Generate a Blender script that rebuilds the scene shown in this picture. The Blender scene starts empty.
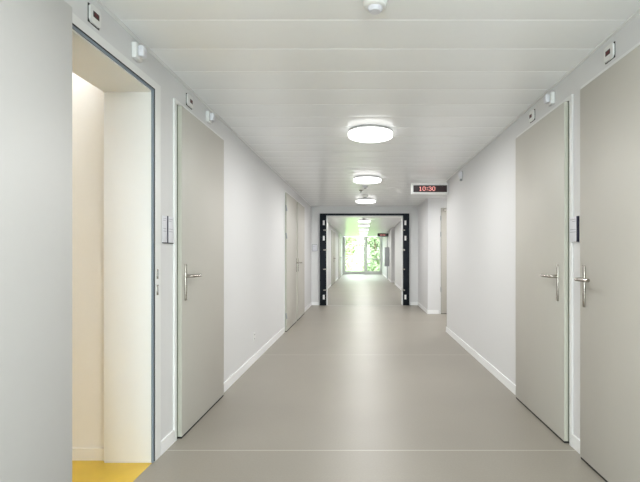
import bpy, bmesh, math, random
from mathutils import Vector, Matrix
random.seed(7)
S = bpy.context.scene
C = S.collection

# ------------------------------------------------------------------ camera, world, sun, exposure
CAM_H = 1.2
cd = bpy.data.cameras.new('camera')
cam = bpy.data.objects.new('camera', cd); C.objects.link(cam)
cam.location = (0, 0, CAM_H); cam.rotation_euler = (math.radians(90), 0, 0)
cd.sensor_fit = 'HORIZONTAL'; cd.sensor_width = 36.0
cd.lens = 450/640*36.0
cd.shift_x = -42/640; cd.shift_y = 14/640
cd.clip_start = 0.02; cd.clip_end = 300
S.camera = cam

w = bpy.data.worlds.new('world'); S.world = w; w.use_nodes = True
nt = w.node_tree; bg = nt.nodes['Background']
bg.inputs['Color'].default_value = (0.93, 0.965, 1.0, 1); bg.inputs['Strength'].default_value = 7.0

sd = bpy.data.lights.new('sun', 'SUN'); sd.energy = 2.0; sd.angle = math.radians(1.5); sd.color = (1, .96, .88)
so = bpy.data.objects.new('sun', sd); C.objects.link(so); so.rotation_euler = (math.radians(35), math.radians(-38), 0)

S.view_settings.view_transform = 'Standard'; S.view_settings.look = 'None'
S.view_settings.gamma = 1.0; S.view_settings.use_curve_mapping = False
S.view_settings.exposure = 1.02
for nm, lx, ly, lz, sx_, sz_, rz in (('portal_far', .04, 27.97, 1.25, 2.2, 2.2, 180), ('portal_rear', .05, -3.17, 1.2, 2.3, 2.1, 0)):
    pd = bpy.data.lights.new(nm, 'AREA'); pd.shape = 'RECTANGLE'; pd.size = sx_; pd.size_y = sz_; pd.cycles.is_portal = True
    po = bpy.data.objects.new(nm, pd); C.objects.link(po); po.location = (lx, ly, lz)
    po.rotation_euler = (math.radians(90), 0, math.radians(rz))
    po.rotation_euler = (math.radians(-90 if rz == 180 else 90), 0, 0)

LAMP_E = 12.0      # watts of each corridor lamp
DIFF_E = 1.2       # emission of each diffuser

# ------------------------------------------------------------------ materials
def mat(name, col, rough=.5, metal=0., spec=.5, emit=None, es=0., noise=0., nscale=40., bump=0., coat=0.):
    m = bpy.data.materials.new(name); m.use_nodes = True
    n = m.node_tree.nodes; l = m.node_tree.links; p = n['Principled BSDF']
    p.inputs['Base Color'].default_value = (*col, 1)
    p.inputs['Roughness'].default_value = rough
    p.inputs['Metallic'].default_value = metal
    p.inputs['Specular IOR Level'].default_value = spec
    p.inputs['Coat Weight'].default_value = coat
    if emit:
        p.inputs['Emission Color'].default_value = (*emit, 1); p.inputs['Emission Strength'].default_value = es
    if noise or bump:
        tc = n.new('ShaderNodeTexCoord'); nz = n.new('ShaderNodeTexNoise'); nz.inputs['Scale'].default_value = nscale
        nz.inputs['Detail'].default_value = 4
        l.new(tc.outputs['Object'], nz.inputs['Vector'])
        if noise:
            mx = n.new('ShaderNodeMix'); mx.data_type = 'RGBA'
            mx.inputs[6].default_value = (*[c*(1-noise) for c in col], 1)
            mx.inputs[7].default_value = (*[min(1, c*(1+noise)) for c in col], 1)
            l.new(nz.outputs['Fac'], mx.inputs[0]); l.new(mx.outputs[2], p.inputs['Base Color'])
        if bump:
            b = n.new('ShaderNodeBump'); b.inputs['Strength'].default_value = bump; b.inputs['Distance'].default_value = .002
            l.new(nz.outputs['Fac'], b.inputs['Height']); l.new(b.outputs['Normal'], p.inputs['Normal'])
    return m

M = {}
M['wall'] = mat('white wall paint', (.735, .735, .74), .6, noise=.012, nscale=60, bump=.05)
M['cream'] = mat('cream room wall paint', (.80, .77, .71), .6, noise=.012, nscale=50)
M['trim'] = mat('white lacquered trim', (.83, .835, .83), .35, noise=.01, nscale=30)
M['leaf'] = mat('beige grey door laminate', (.53, .51, .465), .5, noise=.012, nscale=25)
M['leaf_edge'] = mat('light door edge band', (.52, .52, .45), .4, noise=.01)
M['leaf_open'] = mat('pale door laminate', (.55, .55, .54), .45, noise=.012, nscale=25)
M['ceil'] = mat('white enamelled ceiling metal', (.945, .955, .96), .24, spec=.6, noise=.01, nscale=20)
M['gap'] = mat('dark rubber and painted shade', (.012, .013, .012), .7, noise=.1)  # rubber lips, plus painted shade under door leaves and around display plates
M['gasket'] = mat('olive grey gasket', (.22, .24, .19), .6, noise=.05)
M['seal'] = mat('blue grey rubber seal', (.22, .265, .32), .5, noise=.05)
M['steel'] = mat('brushed stainless steel', (.42, .39, .35), .26, metal=1., noise=.05, nscale=90)
M['dark'] = mat('dark anthracite coated metal', (.006, .010, .016), .6, spec=.25, noise=.1)
M['plastic'] = mat('white plastic', (.82, .82, .81), .35, noise=.01)
M['plasticgrey'] = mat('pale grey plastic', (.74, .74, .79), .4, noise=.01)
M['grey'] = mat('grey painted steel', (.33, .35, .36), .45, noise=.03)
M['dkplastic'] = mat('dark navy plastic', (.02, .022, .05), .4, noise=.05)
M['screen'] = mat('dark red display glass', (.025, .006, .009), .3, noise=.05)
M['red'] = mat('red led digits', (.8, .1, .08), .5, emit=(1, .50, .46), es=.75)
M['dimred'] = mat('dim red led digits', (.10, .015, .02), .5, emit=(.8, .05, .04), es=.03)
M['ink'] = mat('grey print', (.38, .38, .42), .6, noise=.02)
M['lampbase'] = mat('grey lamp housing', (.45, .45, .45), .4, noise=.02)
M['diff'] = mat('opal diffuser', (.9, .9, .9), .4, emit=(1, .99, .97), es=DIFF_E)
M['yellow'] = mat('yellow linoleum', (.70, .47, .045), .35, noise=.12, nscale=9)
M['rise'] = mat('threshold strip', (.50, .49, .46), .35, noise=.02)
M['bark'] = mat('bark', (.16, .12, .08), .9, noise=.3, nscale=12, bump=.6)
M['grass'] = mat('grass', (.16, .30, .06), .9, noise=.3, nscale=3, bump=.6)
M['paving'] = mat('roof gravel', (.4, .4, .38), .9, noise=.2, nscale=10)

def leafmat(name, a, b):
    m = bpy.data.materials.new(name); m.use_nodes = True
    n = m.node_tree.nodes; l = m.node_tree.links; p = n['Principled BSDF']
    tc = n.new('ShaderNodeTexCoord'); nz = n.new('ShaderNodeTexNoise'); nz.inputs['Scale'].default_value = 3.5
    rp = n.new('ShaderNodeValToRGB'); rp.color_ramp.elements[0].position = .35; rp.color_ramp.elements[1].position = .65
    rp.color_ramp.elements[0].color = (*a, 1); rp.color_ramp.elements[1].color = (*b, 1)
    l.new(tc.outputs['Object'], nz.inputs['Vector']); l.new(nz.outputs['Fac'], rp.inputs[0]); l.new(rp.outputs[0], p.inputs['Base Color'])
    p.inputs['Roughness'].default_value = .5
    tr = n.new('ShaderNodeBsdfTranslucent'); l.new(rp.outputs[0], tr.inputs['Color'])
    mx = n.new('ShaderNodeMixShader'); mx.inputs[0].default_value = .45
    l.new(p.outputs[0], mx.inputs[1]); l.new(tr.outputs[0], mx.inputs[2]); l.new(mx.outputs[0], n['Material Output'].inputs[0])
    return m
M['leafy'] = leafmat('young green leaves', (.36, .40, .24), (.56, .60, .44))
M['leafd'] = leafmat('deep green leaves', (.20, .26, .14), (.36, .42, .28))

def floormat():
    m = bpy.data.materials.new('warm grey rubber flooring'); m.use_nodes = True
    n = m.node_tree.nodes; l = m.node_tree.links; p = n['Principled BSDF']
    tc = n.new('ShaderNodeTexCoord'); sp = n.new('ShaderNodeSeparateXYZ'); l.new(tc.outputs['Object'], sp.inputs[0])
    nz = n.new('ShaderNodeTexNoise'); nz.inputs['Scale'].default_value = 90; nz.inputs['Detail'].default_value = 3
    l.new(tc.outputs['Object'], nz.inputs['Vector'])
    big = n.new('ShaderNodeTexNoise'); big.inputs['Scale'].default_value = 1.3; l.new(tc.outputs['Object'], big.inputs['Vector'])
    ad = n.new('ShaderNodeMath'); ad.operation = 'ADD'; l.new(nz.outputs['Fac'], ad.inputs[0]); l.new(big.outputs['Fac'], ad.inputs[1])
    rp = n.new('ShaderNodeValToRGB'); rp.color_ramp.elements[0].position = .3; rp.color_ramp.elements[1].position = .75
    hf = n.new('ShaderNodeMath'); hf.operation = 'MULTIPLY'; hf.inputs[1].default_value = .5
    l.new(ad.outputs[0], hf.inputs[0]); l.new(hf.outputs[0], rp.inputs[0])
    rp.color_ramp.elements[0].color = (.275, .252, .212, 1); rp.color_ramp.elements[1].color = (.32, .293, .248, 1)
    # sheet joints every 2.645 m, starting at y = 2.76
    def m2(op, a, b):
        x = n.new('ShaderNodeMath'); x.operation = op
        if isinstance(a, (int, float)): x.inputs[0].default_value = a
        else: l.new(a, x.inputs[0])
        if isinstance(b, (int, float)): x.inputs[1].default_value = b
        else: l.new(b, x.inputs[1])
        return x.outputs[0]
    t = m2('FLOORED_MODULO', m2('SUBTRACT', sp.outputs['Y'], 2.76), 2.645)
    line = m2('LESS_THAN', t, .010)
    edge = m2('LESS_THAN', m2('ABSOLUTE', m2('SUBTRACT', t, .014), 0), .005)
    mx = n.new('ShaderNodeMix'); mx.data_type = 'RGBA'; l.new(line, mx.inputs[0]); l.new(rp.outputs[0], mx.inputs[6])
    mx.inputs[7].default_value = (.50, .475, .42, 1)
    mx2 = n.new('ShaderNodeMix'); mx2.data_type = 'RGBA'; l.new(edge, mx2.inputs[0]); l.new(mx.outputs[2], mx2.inputs[6])
    mx2.inputs[7].default_value = (.29, .27, .23, 1)
    l.new(mx2.outputs[2], p.inputs['Base Color'])
    p.inputs['Roughness'].default_value = .42; p.inputs['Specular IOR Level'].default_value = .75
    b = n.new('ShaderNodeBump'); b.inputs['Strength'].default_value = .06; b.inputs['Distance'].default_value = .001
    l.new(nz.outputs['Fac'], b.inputs['Height']); l.new(b.outputs['Normal'], p.inputs['Normal'])
    return m
M['floor'] = floormat()

def glassmat():
    m = bpy.data.materials.new('window glass'); m.use_nodes = True
    n = m.node_tree.nodes; l = m.node_tree.links; n.remove(n['Principled BSDF'])
    tr = n.new('ShaderNodeBsdfTransparent'); tr.inputs[0].default_value = (.93, .98, .96, 1)
    gl = n.new('ShaderNodeBsdfGlossy'); gl.inputs['Roughness'].default_value = .02
    fr = n.new('ShaderNodeFresnel'); fr.inputs[0].default_value = 1.45
    mx = n.new('ShaderNodeMixShader'); l.new(fr.outputs[0], mx.inputs[0]); l.new(tr.outputs[0], mx.inputs[1]); l.new(gl.outputs[0], mx.inputs[2])
    l.new(mx.outputs[0], n['Material Output'].inputs[0])
    return m
M['glass'] = glassmat()
M['base'] = mat('bright white skirting', (.90, .905, .91), .35, noise=.01, nscale=30)

# ------------------------------------------------------------------ helpers
def box(bm, x0, x1, y0, y1, z0, z1, bev=0., seg=2):
    x0, x1 = sorted((x0, x1)); y0, y1 = sorted((y0, y1)); z0, z1 = sorted((z0, z1))
    r = bmesh.ops.create_cube(bm, size=1)
    bmesh.ops.scale(bm, vec=(x1-x0, y1-y0, z1-z0), verts=r['verts'])
    bmesh.ops.translate(bm, vec=((x0+x1)/2, (y0+y1)/2, (z0+z1)/2), verts=r['verts'])
    if bev:
        es = list({e for v in r['verts'] for e in v.link_edges})
        bmesh.ops.bevel(bm, geom=es, offset=bev, segments=seg, affect='EDGES', profile=.5)

def lathe(bm, prof, cx, cy, n=48):
    rings = []
    for r, z in prof:
        if r < 1e-6: rings.append([bm.verts.new((cx, cy, z))])
        else: rings.append([bm.verts.new((cx+r*math.cos(2*math.pi*k/n), cy+r*math.sin(2*math.pi*k/n), z)) for k in range(n)])
    for a, b in zip(rings, rings[1:]):
        for k in range(n):
            j = (k+1) % n
            if len(a) == 1: bm.faces.new((a[0], b[j], b[k]))
            elif len(b) == 1: bm.faces.new((a[k], a[j], b[0]))
            else: bm.faces.new((a[k], a[j], b[j], b[k]))

def tube(bm, pts, r, n=12):
    pts = [Vector(p) for p in pts]; rings = []
    for i, p in enumerate(pts):
        d = (pts[min(i+1, len(pts)-1)]-pts[max(i-1, 0)]).normalized()
        up = Vector((0, 0, 1)) if abs(d.z) < .9 else Vector((0, 1, 0))
        s = d.cross(up).normalized(); u = s.cross(d).normalized()
        rr = r[i] if isinstance(r, (list, tuple)) else r
        rings.append([bm.verts.new(p+s*rr*math.cos(2*math.pi*k/n)+u*rr*math.sin(2*math.pi*k/n)) for k in range(n)])
    for a, b in zip(rings, rings[1:]):
        for k in range(n): bm.faces.new((a[k], a[(k+1) % n], b[(k+1) % n], b[k]))
    bm.faces.new(rings[0][::-1]); bm.faces.new(rings[-1])

def obj(name, bm, m, parent=None, smooth=False):
    bmesh.ops.recalc_face_normals(bm, faces=bm.faces)
    me = bpy.data.meshes.new(name); 
    # move origin to the base centre of the mesh
    xs = [v.co for v in bm.verts]
    lo = Vector([min(v[i] for v in xs) for i in range(3)]); hi = Vector([max(v[i] for v in xs) for i in range(3)])
    o0 = Vector(((lo.x+hi.x)/2, (lo.y+hi.y)/2, lo.z))
    if name in KEEP: o0 = Vector((0, 0, 0))
    bmesh.ops.translate(bm, vec=-o0, verts=bm.verts)
    bm.to_mesh(me); bm.free(); me.materials.append(m)
    if smooth:
        for p in me.polygons: p.use_smooth = True
        try: me.set_sharp_from_angle(angle=math.radians(35))
        except Exception: pass
    o = bpy.data.objects.new(name, me); C.objects.link(o)
    o.location = o0
    if parent:
        o.parent = parent
        o.location = o0 - world_loc(parent)
    return o
KEEP = {'floor', 'ceiling'}
def world_loc(o):
    v = Vector(o.location); p = o.parent
    while p: v += Vector(p.location); p = p.parent
    return v
def P(name, m, parent, *boxes, bev=0., smooth=False):
    bm = bmesh.new()
    for b in boxes: box(bm, *b, bev=bev)
    return obj(name, bm, M[m], parent, smooth or bev > 0)
def tag(o, label, cat=None, group=None, kind=None):
    o['label'] = label
    if cat: o['category'] = cat
    if group: o['group'] = group
    if kind: o['kind'] = kind
    return o
def thing(name, loc, label, cat, group=None, kind=None):
    o = bpy.data.objects.new(name, None); C.objects.link(o); o.location = loc; o.empty_display_size = .1
    return tag(o, label, cat, group, kind)
def struct(name, label, m, *boxes, cat='wall'):
    return tag(P(name, m, None, *boxes), label, cat, kind='structure')

# ------------------------------------------------------------------ dimensions
XL, XR, H = -1.212, 1.323, 2.36
T = .275                       # wall thickness
YB, YE = -3.2, 28.0          # ends of the corridor
ZD = 2.175                   # door leaf top
YW = 10.75                   # cross wall
A0, A1, AX = 7.03, 9.17, 2.75   # recess on the right

# ------------------------------------------------------------------ floor and ceiling
bm = bmesh.new()
box(bm, XL, AX, YB, YE, -.05, 0)
tag(obj('floor', bm, M['floor']), 'warm grey rubber corridor floor with thin cross joints', 'floor', kind='structure')
# ceiling: cross panels, each gently bowed with a narrow recessed joint
bm = bmesh.new()
pitch, ph = .312, 2.221
k0 = int(math.floor((YB-ph)/pitch)); k1 = int(math.ceil((YE-ph)/pitch))
prof = []
for k in range(k0, k1):
    y0 = ph+k*pitch; y1 = y0+pitch
    prof += [(y0, H+.004), (y0+.004, H+.004), (y0+.006, H+.001)]
    for q in range(1, 8):
        t = q/8; prof.append((y0+.006+(pitch-.008)*t, H - .0011*math.sin(math.pi*t)))
    prof += [(y1-.002, H+.001)]
prof = [(min(max(y, YB), YE), z) for y, z in prof]
rows = [[bm.verts.new((x, y, z)) for x in (XL, AX)] for y, z in prof]
for a, b in zip(rows, rows[1:]):
    if abs(a[0].co.y-b[0].co.y) < 1e-7 and abs(a[0].co.z-b[0].co.z) < 1e-7: continue
    bm.faces.new((a[0], a[1], b[1], b[0]))
box(bm, XL, AX, YB, YE, H+.012, H+.06)
co = obj('ceiling', bm, M['ceil'], smooth=True)
tag(co, 'white enamelled metal ceiling panels laid across the corridor', 'ceiling', kind='structure')

# ------------------------------------------------------------------ walls
D1A, D1B, D1T = 1.75, 2.597, 2.147        # clear opening of the open doorway
struct('wall_left', 'white left corridor wall with the open doorway', 'wall',
       (XL-T, XL, YB, D1A, 0, H), (XL-T, XL, D1B, YW, 0, H), (XL-T, XL, D1A, D1B, D1T, H))
struct('wall_right', 'white right corridor wall between the doors and the recess', 'wall',
       (XR, XR+T, YB, A0, 0, H))
struct('wall_recess', 'white wall facing the camera in the recess on the right', 'wall',
       (1.34, 1.60, A1, YW+.2, 0, H), (1.60, 2.55, A1+.06, YW+.2, 0, H), (2.55, AX+.1, A1, YW+.2, 0, H), (1.60, 2.55, A1, A1+.06, 2.165, H))
struct('wall_recess_side', 'white side wall hidden at the right of the recess', 'wall',
       (AX, AX+.1, A0, A1, 0, H), (XR+T, AX+.1, A0-.1, A0, 0, H))
struct('wall_cross', 'white cross wall around the dark framed opening', 'wall',
       (XL, -1.003, YW, YW+.2, 0, H), (1.123, 1.34, YW, YW+.2, 0, H), (-1.003, 1.123, YW, YW+.2, 2.187, H))
struct('wall_far_left', 'white left wall of the corridor beyond the dark frame', 'wall', (XL-T, XL, YW, YE, 0, H))
struct('wall_far_right', 'white right wall just beyond the dark frame', 'wall', (1.34, 1.34+T, YW+.2, 18.4, 0, H))
struct('wall_far_recess', 'white right wall beside the far window', 'wall', (1.27, AX, 19.6, YE, 0, H), (2.2, AX, 18.4, 19.6, 0, H), (1.34+T, AX, 18.3, 18.4, 0, H))
struct('wall_end', 'white surround of the far window wall', 'wall',
       (XL-T, -1.12, YE, YE+.2, 0, H+.06), (1.2, AX, YE, YE+.2, 0, H+.06), (-1.12, 1.2, YE, YE+.2, 0, .12))
struct('wall_back', 'white wall behind the camera around the added window', 'wall',
       (XL-T, -1.1, YB-.2, YB, 0, H+.06), (1.2, AX, YB-.2, YB, 0, H+.06), (-1.1, 1.2, YB-.2, YB, 0, .05), (-1.1, 1.2, YB-.2, YB, 2.3, H+.06))

# room behind the open doorway
RX = XL-T
struct('floor_room', 'yellow linoleum floor of the room behind the open doorway', 'yellow', (-4.6, XL, -.5, 2.95, -.05, .001), cat='floor')
struct('wall_room', 'cream wall seen through the open doorway', 'cream', (-4.6, RX, 2.64, 2.75, 0, 2.6))
struct('wall_room_back', 'cream far wall of the room behind the doorway', 'cream', (-4.7, -4.6, -.5, 2.75, 0, 2.6))
struct('wall_room_near', 'cream near wall of the room behind the doorway', 'cream', (-4.7, RX, -.6, -.5, 0, 2.6))
struct('ceiling_room', 'white ceiling of the room behind the open doorway', 'wall', (-4.7, RX, -.6, 2.75, 2.6, 2.7), cat='ceiling')
struct('baseboard_room', 'cream baseboard on the yellow floored room wall', 'cream', (-4.6, RX, 2.625, 2.64, .001, .07), cat='baseboard')

def base(name, label, *b): struct(name, label, 'base', *b, cat='baseboard')
bh = .08
base('baseboard_left', 'white baseboard along the left corridor wall',
     (XL, XL+.011, 2.692, 2.88, 0, bh), (XL, XL+.011, 3.88, 6.985, 0, bh), (XL, XL+.011, 9.24, YW, 0, bh), (XL, XL+.011, YB, .3, 0, bh))
base('baseboard_right', 'white baseboard along the right corridor wall',
     (XR-.011, XR, 2.70, 2.81, 0, bh), (XR-.011, XR, 3.82, A0, 0, bh), (XR-.011, XR+.1, A0, A0+.011, 0, bh))
base('baseboard_recess', 'white baseboard turning into the recess on the right',
     (1.329, 1.34, A1, YW, 0, bh), (1.329, 1.56, A1-.011, A1, 0, bh))
base('baseboard_cross', 'white baseboard either side of the dark framed opening',
     (XL+.011, -1.03, YW-.011, YW, 0, bh), (1.15, 1.329, YW-.011, YW, 0, bh))
base('baseboard_far_left', 'white baseboard of the far corridor left wall', (XL, XL+.011, YW+.2, 17.5, 0, bh), (XL, XL+.011, 20, 22.9, 0, bh), (XL, XL+.011, 25.4, YE, 0, bh))
base('baseboard_far_right', 'white baseboard of the far corridor right wall', (1.329, 1.34, YW+.2, 18.4, 0, bh), (1.259, 1.27, 19.6, YE, 0, bh), (1.27, 2.2, 19.589, 19.6, 0, bh))
# thin shadow angle where the ceiling meets the walls
struct('trim_1', 'thin white ceiling angle along the left wall', 'trim', (XL, XL+.018, YB, YW, H-.006, H), cat='trim')
struct('trim_2', 'thin white ceiling angle along the right wall', 'trim', (XR-.018, XR, YB, A0, H-.006, H), cat='trim')
struct('trim_3', 'thin white ceiling angle along the cross wall', 'trim', (XL+.018, 1.34, YW-.018, YW, H-.006, H), cat='trim')
struct('trim_4', 'metal threshold strip under the dark framed opening', 'rise', (-.83, .965, YW-.11, YW-.05, 0, .004), cat='trim')

# ------------------------------------------------------------------ doors
def lever(leaf, s, xf, y, zc, d):
    """s: +1 handle sticks out towards +x, -1 towards -x; d: lever direction along y."""
    bm = bmesh.new()
    box(bm, xf, xf+s*.008, y-.011, y+.011, .898, 1.14, bev=.003)
    pl = obj('handle_plate', bm, M['steel'], leaf, True)
    bm = bmesh.new()
    pts = [(xf+s*.006, y, zc)]
    pts += [(xf+s*.035, y, zc)]
    for k in range(1, 7):
        a = k/6*math.pi/2
        pts.append((xf+s*(.035+.022*math.sin(a)), y+d*.022*(1-math.cos(a)), zc))
    pts += [(xf+s*.058, y+d*.08, zc), (xf+s*.055, y+d*.12, zc), (xf+s*.050, y+d*.142, zc)]
    tube(bm, pts, .0105)
    obj('lever_handle', bm, M['steel'], leaf, True)
    return pl

def wall_door(n, side, y0, y1, handle, label, zt=ZD, xw=None):
    """a closed door along y on the left (side=-1) or right (+1) wall; handle 'near'/'far'/None"""
    xw = (XL if side < 0 else XR) if xw is None else xw
    s = -side; th = .037
    t = thing(f'door_{n}', (xw, (y0+y1)/2, 0), label, 'door', kind='structure')
    fw = .032
    P('door_frame', 'trim', t, (xw, xw+s*.012, y0-.018-fw, y0-.018, 0, zt+.012+.02), (xw, xw+s*.012, y1+.012, y1+.012+fw, 0, zt+.032),
      (xw, xw+s*.012, y0-.018, y1+.012, zt+.008, zt+.032))
    P('gasket', 'gasket', t, (xw, xw+s*.009, y0-.018, y1+.012, .015, zt+.004))
    leaf = P('door_leaf', 'leaf', t, (xw+s*.010, xw+s*th, y0, y1, .014, zt), bev=.0025)
    P('edge_band', 'leaf_edge', leaf, (xw+s*.0112, xw+s*(th-.0012), y0-.0012, y0+.002, .02, zt-.004))
    P('under_leaf_shade', 'gap', t, (xw, xw+s*(th-.003), y0+.004, y1-.004, .001, .014))  # black strip painting the shade in the gap under the leaf
    xf = xw+s*th
    if handle == 'near': lever(leaf, s, xf, y0+(.085 if s < 0 else .055), 1.06, 1)
    if handle == 'far': lever(leaf, s, xf, y1-.055, 1.06, -1)
    return t, leaf

wall_door(2, -1, 2.935, 3.83, 'near', 'beige grey closed door on the left beside the open doorway')
d3, l3 = wall_door(3, -1, 7.02, 8.10, 'far', 'first of the two narrow looking doors far along the left wall')
d4, l4 = wall_door(4, -1, 8.22, 9.20, 'near', 'closed door on the left wall nearest the dark framed opening')
for z in (.25, 1.5, 1.93):
    bm = bmesh.new(); tube(bm, [(XL+.04, 7.012, z-.045), (XL+.028, 7.012, z+.045)], .012); obj('hinge', bm, M['grey'], d3, True)
wall_door(5, 1, 1.72, 2.655, 'far', 'nearest beige grey door on the right, cut by the photo edge')
wall_door(6, 1, 2.865, 3.77, 'near', 'second beige grey door on the right wall beside the nameplate')

# door 1: the open doorway, leaf swung right round against the wall
t = thing('door_1', (XL, D1B, 0), 'open doorway on the left with its pale leaf folded against the wall', 'door', kind='structure')
P('door_frame', 'trim', t, (XL, XL+.010, D1B+.012, D1B+.09, 0, D1T+.06), (XL, XL+.010, D1A-.03, D1B+.012, D1T+.014, D1T+.06))
P('jamb_lining', 'trim', t, (RX-.004, XL-.002, D1B, D1B+.05, .008, D1T), bev=.002)
P('head_lining', 'trim', t, (RX-.004, XL-.002, D1A, D1B, D1T-.006, D1T))
P('jamb_lining', 'trim', t, (RX-.004, XL-.002, D1A-.03, D1A, .004, D1T))
P('rubber_seal', 'seal', t, (XL-.002, XL+.008, D1B-.006, D1B+.012, .004, D1T), (XL-.002, XL+.008, D1A, D1B+.012, D1T, D1T+.014))
P('seal_lip', 'gap', t, (XL+.004, XL+.0115, D1B+.009, D1B+.013, .004, D1T+.014), (XL+.004, XL+.0115, D1A, D1B+.013, D1T+.012, D1T+.016))
for zc in (1.09, .995):
    k = P('strike_plate', 'steel', t, (XL+.009, XL+.013, D1B+.036, D1B+.056, zc-.030, zc+.030), bev=.0015)
    P('latch_hole', 'grey', k, (XL+.011, XL+.0135, D1B+.041, D1B+.051, zc-.016, zc+.016))
leaf = P('door_leaf', 'leaf_open', t, (-1.184, -1.140, .82, 1.772, .012, ZD), bev=.002)
P('edge_band', 'leaf_edge', leaf, (-1.182, -1.142, 1.7718, 1.7735, .016, ZD-.004))
lever(leaf, 1, -1.140, .89, 1.06, 1)
for z in (.25, 1.1, 1.93):
    bm = bmesh.new(); tube(bm, [(-1.176, 1.785, z-.045), (-1.176, 1.785, z+.045)], .009); obj('hinge', bm, M['steel'], t, True)

# door in the recess, facing the camera
t = thing('door_7', (2.05, A1, 0), 'beige door facing the camera in the recess on the right', 'door', kind='structure')
P('door_frame', 'trim', t, (1.60, 1.605, A1-.006, A1+.05, 0, 2.165), (2.545, 2.55, A1-.006, A1+.05, 0, 2.165), (1.605, 2.545, A1-.006, A1+.05, 2.16, 2.165))
lf = P('door_leaf', 'leaf', t, (1.612, 2.54, A1-.016, A1+.03, .012, 2.155), bev=.002)
P('under_leaf_shade', 'gap', t, (1.612, 2.54, A1-.01, A1+.03, .001, .012))  # shade below the leaf, drawn as a black strip
P('gasket', 'gasket', t, (1.605, 1.612, A1-.004, A1+.03, .01, 2.158), (1.605, 2.54, A1-.004, A1+.03, 2.155, 2.16))
for z in (.50, 1.62, 1.95):
    bm = bmesh.new(); tube(bm, [(1.606, A1-.018, z-.05), (1.606, A1-.018, z+.05)], .010); obj('hinge', bm, M['grey'], t, True)
P('door_closer', 'steel', lf, (1.66, 1.90, A1-.065, A1-.016, 2.09, 2.145), bev=.004)

# far corridor doors on the left
for n, (a, b, h, lab) in enumerate([(17.6, 18.6, 'far', 'nearest door on the left seen through the dark framed opening'), (18.9, 19.9, 'near', 'second door on the left seen through the dark framed opening'),
                                    (23.0, 24.0, 'far', 'third door on the left seen through the dark framed opening'), (24.3, 25.3, 'near', 'farthest door on the left close to the far window')]):
    wall_door(8+n, -1, a, b, h, lab)

# dark framed opening in the cross wall
t = thing('door_12', (.06, YW, 0), 'black metal door frame around the opening at the corridor end', 'door', kind='structure')
P('frame_head', 'dark', t, (-1.003, 1.123, YW-.06, YW+.12, 2.137, 2.187))
for sx, (a, b) in ((1, (-1.003, -.850)), (-1, (.975, 1.123))):
    jl = P('frame_jamb', 'dark', t, (a, b, YW-.06, YW+.12, 0.003, 2.137), bev=.003)
    inner = b if sx > 0 else a
    cx = (a+b)/2 + sx*.018
    for z in (1.965, 1.60, .20):
        P('latch_plate', 'plastic', jl, (cx-.022, cx+.022, YW-.066, YW-.060, z-.055, z+.055), bev=.002)
    for z in (1.79, 1.32, .86, .365):
        P('hinge_bracket', 'steel', jl, (cx-.01, inner+sx*.012, YW-.068, YW-.060, z-.014, z+.014), bev=.002)
    P('jamb_edge', 'trim', t, (inner, inner+sx*.020, YW-.03, YW+.20, .004, 2.137))
P('head_edge', 'trim', t, (-.830, .955, YW-.03, YW+.20, 2.112, 2.137))

# ------------------------------------------------------------------ windows
t = thing('window_1', (.04, YE, .12), 'tall glazed end window showing green trees', 'window', kind='structure')
P('window_frame', 'trim', t, (-1.12, -1.02, YE+.02, YE+.1, .12, H), (1.10, 1.2, YE+.02, YE+.1, .12, H), (-1.02, 1.10, YE+.02, YE+.1, .12, .20),
  (-1.02, 1.10, YE+.02, YE+.1, H-.05, H), (.13, .33, YE+.02, YE+.1, .20, H-.05), bev=.004)
P('transom', 'trim', t, (.33, 1.10, YE+.03, YE+.09, .92, .98), bev=.004)
for a, b in ((-1.02, .13), (.33, 1.10)):
    P('window_pane', 'glass', t, (a, b, YE+.055, YE+.063, .20, H-.05))
t = thing('fill_window', (.05, YB, .05), 'added tall window behind the camera, unseen, letting in fill light', 'window', kind='structure')  # added window, out of view, for soft fill from behind
P('window_frame', 'trim', t, (-1.1, -1.03, YB-.1, YB-.02, .05, 2.3), (1.13, 1.2, YB-.1, YB-.02, .05, 2.3), (-1.03, 1.13, YB-.1, YB-.02, .05, .12),
  (-1.03, 1.13, YB-.1, YB-.02, 2.23, 2.3), (.01, .09, YB-.1, YB-.02, .12, 2.23), bev=.004)
for a, b in ((-1.03, .01), (.09, 1.13)):
    P('window_pane', 'glass', t, (a, b, YB-.064, YB-.056, .12, 2.23))

# ------------------------------------------------------------------ ceiling lights
def ceiling_light(y, label, x=.078, h=H, e=LAMP_E, col=(1, .99, .975), r=.208, group='round ceiling lights'):
    t = thing('ceiling_light', (x, y, h-.065), label, 'ceiling light', group)
    bm = bmesh.new(); lathe(bm, [(0, h-.0005), (r-.012, h-.0005), (r-.004, h-.006), (r-.004, h-.022), (0, h-.022)], x, y, 64); obj('lamp_base', bm, M['lampbase'], t, True)
    bm = bmesh.new(); lathe(bm, [(0, h-.0225), (r, h-.0225), (r+.001, h-.028), (r+.001, h-.052), (r-.004, h-.060), (r-.014, h-.064), (0, h-.065)], x, y, 64)
    obj('diffuser', bm, M['diff'], t, True)
    ld = bpy.data.lights.new('lamp_glow', 'AREA'); ld.shape = 'DISK'; ld.size = 2*r-.03; ld.energy = e; ld.color = col
    lo = bpy.data.objects.new('lamp_glow', ld); C.objects.link(lo); lo.parent = t; lo.location = (0, 0, -.002)
    return t
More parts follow.
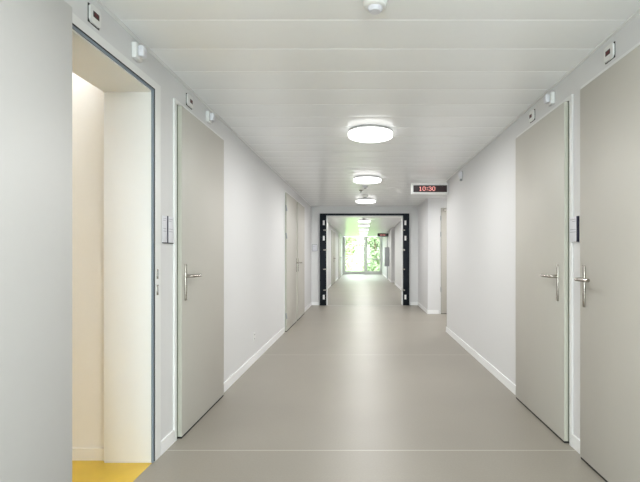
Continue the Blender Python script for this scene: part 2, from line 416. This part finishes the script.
for y, lab in ((4.2, 'large round ceiling light nearest the camera'), (6.75, 'round ceiling light, second from the camera'),
               (9.4, 'round ceiling light just before the cross wall'), (12.9, 'nearest round light beyond the dark framed opening'),
               (15.0, 'second round light beyond the dark framed opening'), (17.3, 'third round light beyond the dark framed opening'),
               (20.0, 'fourth round light beyond the dark framed opening'), (22.6, 'fifth round light beyond the dark framed opening'),
               (25.3, 'last round light in front of the far window'),
               (1.1, 'round ceiling light above and just out of the frame'), (-1.6, 'round ceiling light behind the camera')):
    ceiling_light(y, lab)
ceiling_light(.2, 'round ceiling light inside the room with the yellow floor', x=-3.0, h=2.6, e=12, col=(1, .98, .96))

ceiling_light(8.1, 'added round fill light in the recess, hidden by the right wall', x=2.15)  # added unseen lamp, brightens the recess and the mid corridor

# ------------------------------------------------------------------ ceiling detectors
def detector(x, y, r, label, dark=False, g='smoke detectors'):
    t = thing('smoke_detector', (x, y, H-.06), label, 'smoke detector', g)
    bm = bmesh.new(); lathe(bm, [(0, H-.0005), (r, H-.0005), (r, H-.018), (r*.96, H-.034), (r*.86, H-.038), (0, H-.038)], x, y); obj('housing', bm, M['plastic'], t, True)
    bm = bmesh.new(); lathe(bm, [(0, H-.038), (r*.62, H-.038), (r*.60, H-.046), (r*.45, H-.055), (0, H-.058)], x, y); obj('sensing_head', bm, M['grey' if dark else 'plasticgrey'], t, True)
detector(.060, 2.045, .055, 'white smoke detector at the top of the photo')
detector(.06, 8.75, .055, 'small round smoke detector just before the third ceiling light', True)
t = thing('emergency_sensor', (.055, 7.55, H-.04), 'small square ceiling sensor behind the second ceiling light', 'sensor')
P('housing', 'plasticgrey', t, (.012, .098, 7.51, 7.59, H-.036, H-.0005), bev=.006)
P('lens', 'grey', t, (.035, .075, 7.53, 7.57, H-.048, H-.036), bev=.004)
t = thing('sprinkler_head', (-.02, 8.05, H-.05), 'small metal sprinkler left of the ceiling detectors', 'sprinkler')
bm = bmesh.new(); lathe(bm, [(0, H-.0005), (.035, H-.0005), (.033, H-.008), (.012, H-.012), (0, H-.012)], -.02, 8.05, 24); obj('rosette', bm, M['steel'], t, True)
bm = bmesh.new(); lathe(bm, [(0, H-.012), (.008, H-.012), (.008, H-.035), (.024, H-.037), (.024, H-.04), (0, H-.04)], -.02, 8.05, 24); obj('deflector', bm, M['grey'], t, True)
detector(.06, 14.0, .055, 'tiny dark smoke detector beyond the dark framed opening', True)

# ------------------------------------------------------------------ call displays and sensors over the doors
def call_display(side, y0, y1, dy, label):
    xw = XL if side < 0 else XR; s = -side; z0, z1 = 2.237, 2.317
    t = thing('door_display', (xw, (y0+y1)/2, z0), label, 'door display', 'small red displays above the doors')
    P('shadow_outline', 'gap', t, (xw, xw+s*.003, y0-.002, y1+.002, z0-.003, z1+.0))  # black rim drawn as the plate's shadow line at sides and bottom
    bm = bmesh.new(); c = .012
    pts = [(y0+c, z0), (y1-c, z0), (y1, z0+c), (y1, z1-c), (y1-c, z1), (y0+c, z1), (y0, z1-c), (y0, z0+c)]
    a = [bm.verts.new((xw+s*.003, y, z)) for y, z in pts]; b = [bm.verts.new((xw+s*.012, y, z)) for y, z in pts]
    bm.faces.new(a); bm.faces.new(b)
    for k in range(8): bm.faces.new((a[k], a[(k+1) % 8], b[(k+1) % 8], b[k]))
    pl = obj('face_plate', bm, M['plastic'], t)
    ds = P('display_window', 'screen', t, (xw+s*.012, xw+s*.0135, dy-.022, dy+.022, 2.266, 2.292))
    P('digit', 'dimred', ds, (xw+s*.0135, xw+s*.0142, dy-.012, dy-.003, 2.273, 2.286), (xw+s*.0135, xw+s*.0142, dy+.004, dy+.013, 2.273, 2.286))
call_display(-1, 1.99, 2.07, 2.032, 'small red display plate above the open doorway')
call_display(-1, 3.10, 3.20, 3.165, 'small display plate above the closed left door')
call_display(1, 2.352, 2.44, 2.40, 'small red display plate above the nearest right door')
call_display(1, 3.44, 3.53, 3.50, 'small display plate above the second right door')

def signal_box(side, y, z, label):
    xw = XL if side < 0 else XR; s = -side
    t = thing('signal_lamp', (xw, y, z-.05), label, 'signal lamp', 'white signal lamps above the doors')
    P('housing', 'plastic', t, (xw, xw+s*.026, y-.036, y+.036, z-.045, z+.037), bev=.004)
    P('lamp_cover', 'plasticgrey', t, (xw+s*.026, xw+s*.058, y-.022, y+.022, z-.032, z+.028), bev=.009)
signal_box(-1, 2.40, 2.285, 'white boxy signal lamp above the open doorway frame')
signal_box(-1, 3.52, 2.28, 'white boxy signal lamp above the closed left door')
signal_box(1, 3.12, 2.285, 'white boxy signal lamp above the second right door')

t = thing('wall_sensor', (XR, 5.95, 2.2), 'white rounded sensor high on the right wall near the clock display', 'sensor')
bm = bmesh.new()
lathe(bm, [(0, 0), (.042, 0), (.042, .02), (.036, .036), (.02, .048), (0, .052)], 0, 0, 32); bmesh.ops.scale(bm, verts=bm.verts, vec=(1.2, 1.2, 1))
bmesh.ops.rotate(bm, verts=bm.verts, cent=(0, 0, 0), matrix=Matrix.Rotation(-math.pi/2, 3, 'Y'))
bmesh.ops.translate(bm, verts=bm.verts, vec=(XR, 5.95, 2.255)); obj('housing', bm, M['plasticgrey'], t, True)
bm = bmesh.new(); tube(bm, [(XR, 5.95, 2.255), (XR-.007, 5.95, 2.255)], .057, 28); obj('back_ring', bm, M['lampbase'], t, True)
P('foot', 'grey', t, (XR-.028, XR, 5.925, 5.975, 2.18, 2.204), bev=.003)

# ------------------------------------------------------------------ nameplates
def ink_lines(parent, x, s, y0, y1, z1):
    for dz in (.016, .028, .078, .094):
        P('text_line', 'ink', parent, (x, x+s*.0006, y0+.006, y1-.012 if dz != .028 else (y0+y1)/2+.006, z1-dz-.0014, z1-dz+.0014))
t = thing('door_sign', (XL, 2.80, 1.275), 'pair of pale room signs between the open doorway and the closed left door', 'door sign')
P('flat_panel', 'plasticgrey', t, (XL, XL+.004, 2.73, 2.792, 1.277, 1.44), bev=.001)
ink_lines(t, XL+.004, 1, 2.73, 2.792, 1.44)
p = P('raised_panel', 'plasticgrey', t, (XL, XL+.008, 2.799, 2.875, 1.277, 1.44), bev=.001)
P('panel_edge', 'dkplastic', p, (XL, XL+.008, 2.7945, 2.7990, 1.275, 1.442))
P('card_holder', 'gap', t, (XL, XL+.008, 2.73, 2.792, 1.272, 1.277), (XL, XL+.009, 2.799, 2.875, 1.272, 1.277))
ink_lines(t, XL+.008, 1, 2.799, 2.875, 1.44)
t = thing('door_sign', (XR, 2.79, 1.28), 'single pale room sign between the two right doors', 'door sign')
p = P('raised_panel', 'plasticgrey', t, (XR-.014, XR, 2.748, 2.842, 1.282, 1.436), bev=.001)
P('panel_edge', 'dkplastic', p, (XR-.014, XR, 2.740, 2.748, 1.280, 1.438))
ink_lines(t, XR-.014, -1, 2.748, 2.842, 1.436)
t = thing('door_sign', (-1.13, YW, 1.29), 'small pale sign left of the dark framed opening', 'door sign')
P('back_panel', 'grey', t, (-1.193, -1.067, YW-.006, YW, 1.292, 1.453))
P('raised_panel', 'plasticgrey', t, (-1.185, -1.075, YW-.012, YW-.006, 1.30, 1.445), bev=.002)
P('card_holder', 'grey', t, (-1.185, -1.075, YW-.014, YW, 1.292, 1.299))
P('text_line', 'ink', t, (-1.175, -1.10, YW-.0128, YW-.012, 1.41, 1.414), (-1.175, -1.12, YW-.0128, YW-.012, 1.395, 1.399))

# wall socket low on the left wall
t = thing('wall_socket', (XL, 5.05, .24), 'small white socket low on the left wall', 'socket')
P('socket_plate', 'plastic', t, (XL, XL+.008, 5.01, 5.09, .24, .33), bev=.002)
for z in (.255, .302): P('socket_hole', 'grey', t, (XL+.008, XL+.009, 5.035, 5.065, z, z+.013))

# ------------------------------------------------------------------ red LED displays
FONT = {'1': ['00100', '01100', '00100', '00100', '00100', '00100', '01110'],
        '0': ['01110', '10001', '10001', '10001', '10001', '10001', '01110'],
        '3': ['01110', '10001', '00001', '00110', '00001', '10001', '01110'],
        ':': ['000', '010', '010', '000', '010', '010', '000']}
def led_display(x0, x1, y, z0, z1, txt, tx, pitch, label, fr='plastic'):
    t = thing('clock_display', ((x0+x1)/2, y, z0), label, 'display')
    P('display_case', fr, t, (x0, x1, y, y+.09, z0, z1), bev=.004)
    sc = P('display_screen', 'screen', t, (x0+.028, x1-.012, y-.002, y, z0+.026, z1-.034))
    cx = tx; zt = (z0+z1)/2 - .004 + 3*pitch
    for ch in txt:
        g = FONT[ch]; bm = bmesh.new()
        for r, row in enumerate(g):
            for c, v in enumerate(row):
                if v == '1':
                    xx = cx+c*pitch; zz = zt-r*pitch
                    box(bm, xx-pitch*.42, xx+pitch*.42, y-.0045, y-.002, zz-pitch*.42, zz+pitch*.42)
        cx += (len(g[0])+1)*pitch
        obj('lit_colon' if ch == ':' else 'lit_digit', bm, M['red'], sc)
    P('wall_bracket', 'plasticgrey', t, (x1, XR-.0005 if x1 > 1.28 else x1+.008, y+.01, y+.08, z0+.02, z1-.02))
    return t
led_display(.757, 1.312, 6.88, 2.135, 2.300, '10:30', .875, .0092, 'white cased red clock display reading 10:30 on the right')
led_display(.74, 1.262, 21.5, 2.08, 2.235, '10:30', .86, .0095, 'tiny dark red display beyond the dark framed opening', 'dark')

# grey cabinet with a riser pipe on the far right wall
t = thing('hose_cabinet', (1.17, 21.1, .67), 'tall grey cabinet on the right wall of the far corridor', 'cabinet')
P('cabinet_body', 'grey', t, (1.06, 1.269, 20.9, 21.25, .67, 1.56), bev=.006)
P('cabinet_door', 'grey', t, (1.075, 1.255, 20.885, 20.9, .69, 1.54), bev=.003)
bm = bmesh.new(); tube(bm, [(1.19, 21.1, 1.5605), (1.19, 21.1, 2.06)], .018); obj('upper_pipe', bm, M['grey'], t, True)
bm = bmesh.new(); tube(bm, [(1.19, 21.1, .085), (1.19, 21.1, .6695)], .018); obj('lower_pipe', bm, M['grey'], t, True)

# ------------------------------------------------------------------ outside
bm = bmesh.new(); box(bm, -30, 30, YE+.3, 70, -.6, -.5)
tag(obj('lawn', bm, M['grass']), 'green lawn outside the far window', 'lawn', kind='structure')
def tree(x, y, hh, cr, lm, label, n=5200, seed=1):
    rnd = random.Random(seed)
    t = thing('tree', (x, y, -.5), label, 'tree', 'trees outside the far window')
    bm = bmesh.new()
    tube(bm, [(x, y, -.5), (x+.05, y, .5), (x-.05, y+.05, 1.6), (x+.08, y, hh*.75)], [.13, .10, .08, .03], 8)
    for k in range(7):
        a = k*2.4; z = .3+k*.35
        tube(bm, [(x, y, z), (x+.5*cr*math.cos(a), y+.5*cr*math.sin(a), z+.45), (x+.85*cr*math.cos(a), y+.85*cr*math.sin(a), z+.8)], [.04, .025, .01], 6)
    obj('trunk', bm, M['bark'], t, True)
    cl = []
    for k in range(40):
        a = rnd.uniform(0, 6.28); rr = cr*math.sqrt(rnd.random()); z = rnd.uniform(-.1, hh)
        cl.append((x+rr*math.cos(a), y+rr*math.sin(a), z, rnd.uniform(.35, .7)))
    vs, fs = [], []
    for k in range(n):
        cx, cy, cz, r = rnd.choice(cl)
        d = Vector((rnd.gauss(0, 1), rnd.gauss(0, 1), rnd.gauss(0, 1))).normalized()*r*rnd.random()**.4
        c = Vector((cx, cy, cz))+d
        u = Vector((rnd.gauss(0, 1), rnd.gauss(0, 1), rnd.gauss(0, .7))).normalized()
        v = u.cross(Vector((rnd.gauss(0, 1), rnd.gauss(0, 1), rnd.gauss(0, 1)))).normalized()
        s = rnd.uniform(.09, .15); i = len(vs)
        vs += [c-u*s, c+v*s*.45, c+u*s, c-v*s*.45]; fs.append((i, i+1, i+2, i+3))
    o0 = Vector((x, y, -.5))
    me = bpy.data.meshes.new('foliage'); me.from_pydata([tuple(p-o0) for p in vs], [], fs); me.materials.append(M[lm])
    o = bpy.data.objects.new('foliage', me); C.objects.link(o); o.parent = t
for i, (x, y, hh, cr, lm, lab) in enumerate([
        (-1.6, 38, 4.2, 1.5, 'leafy', 'light green leafy tree filling the left window pane'),
        (.6, 44, 4.6, 1.6, 'leafy', 'light green tree behind the window mullion'),
        (1.0, 34.5, 3.4, .7, 'leafd', 'deeper green tree close behind the right window pane'),
        (3.2, 37.5, 4.4, 1.3, 'leafy', 'light green tree at the right edge of the far window'),
        (-4.6, 41, 4.6, 1.6, 'leafy', 'light green tree left of the far window view'),
        (-1.2, 51, 5.2, 2.2, 'leafy', 'distant light green tree behind the left window pane'),
        (4.4, 52, 5.0, 2.0, 'leafy', 'distant light green tree behind the right window pane')]):
    tree(x, y, hh, cr, lm, lab, seed=i+3)
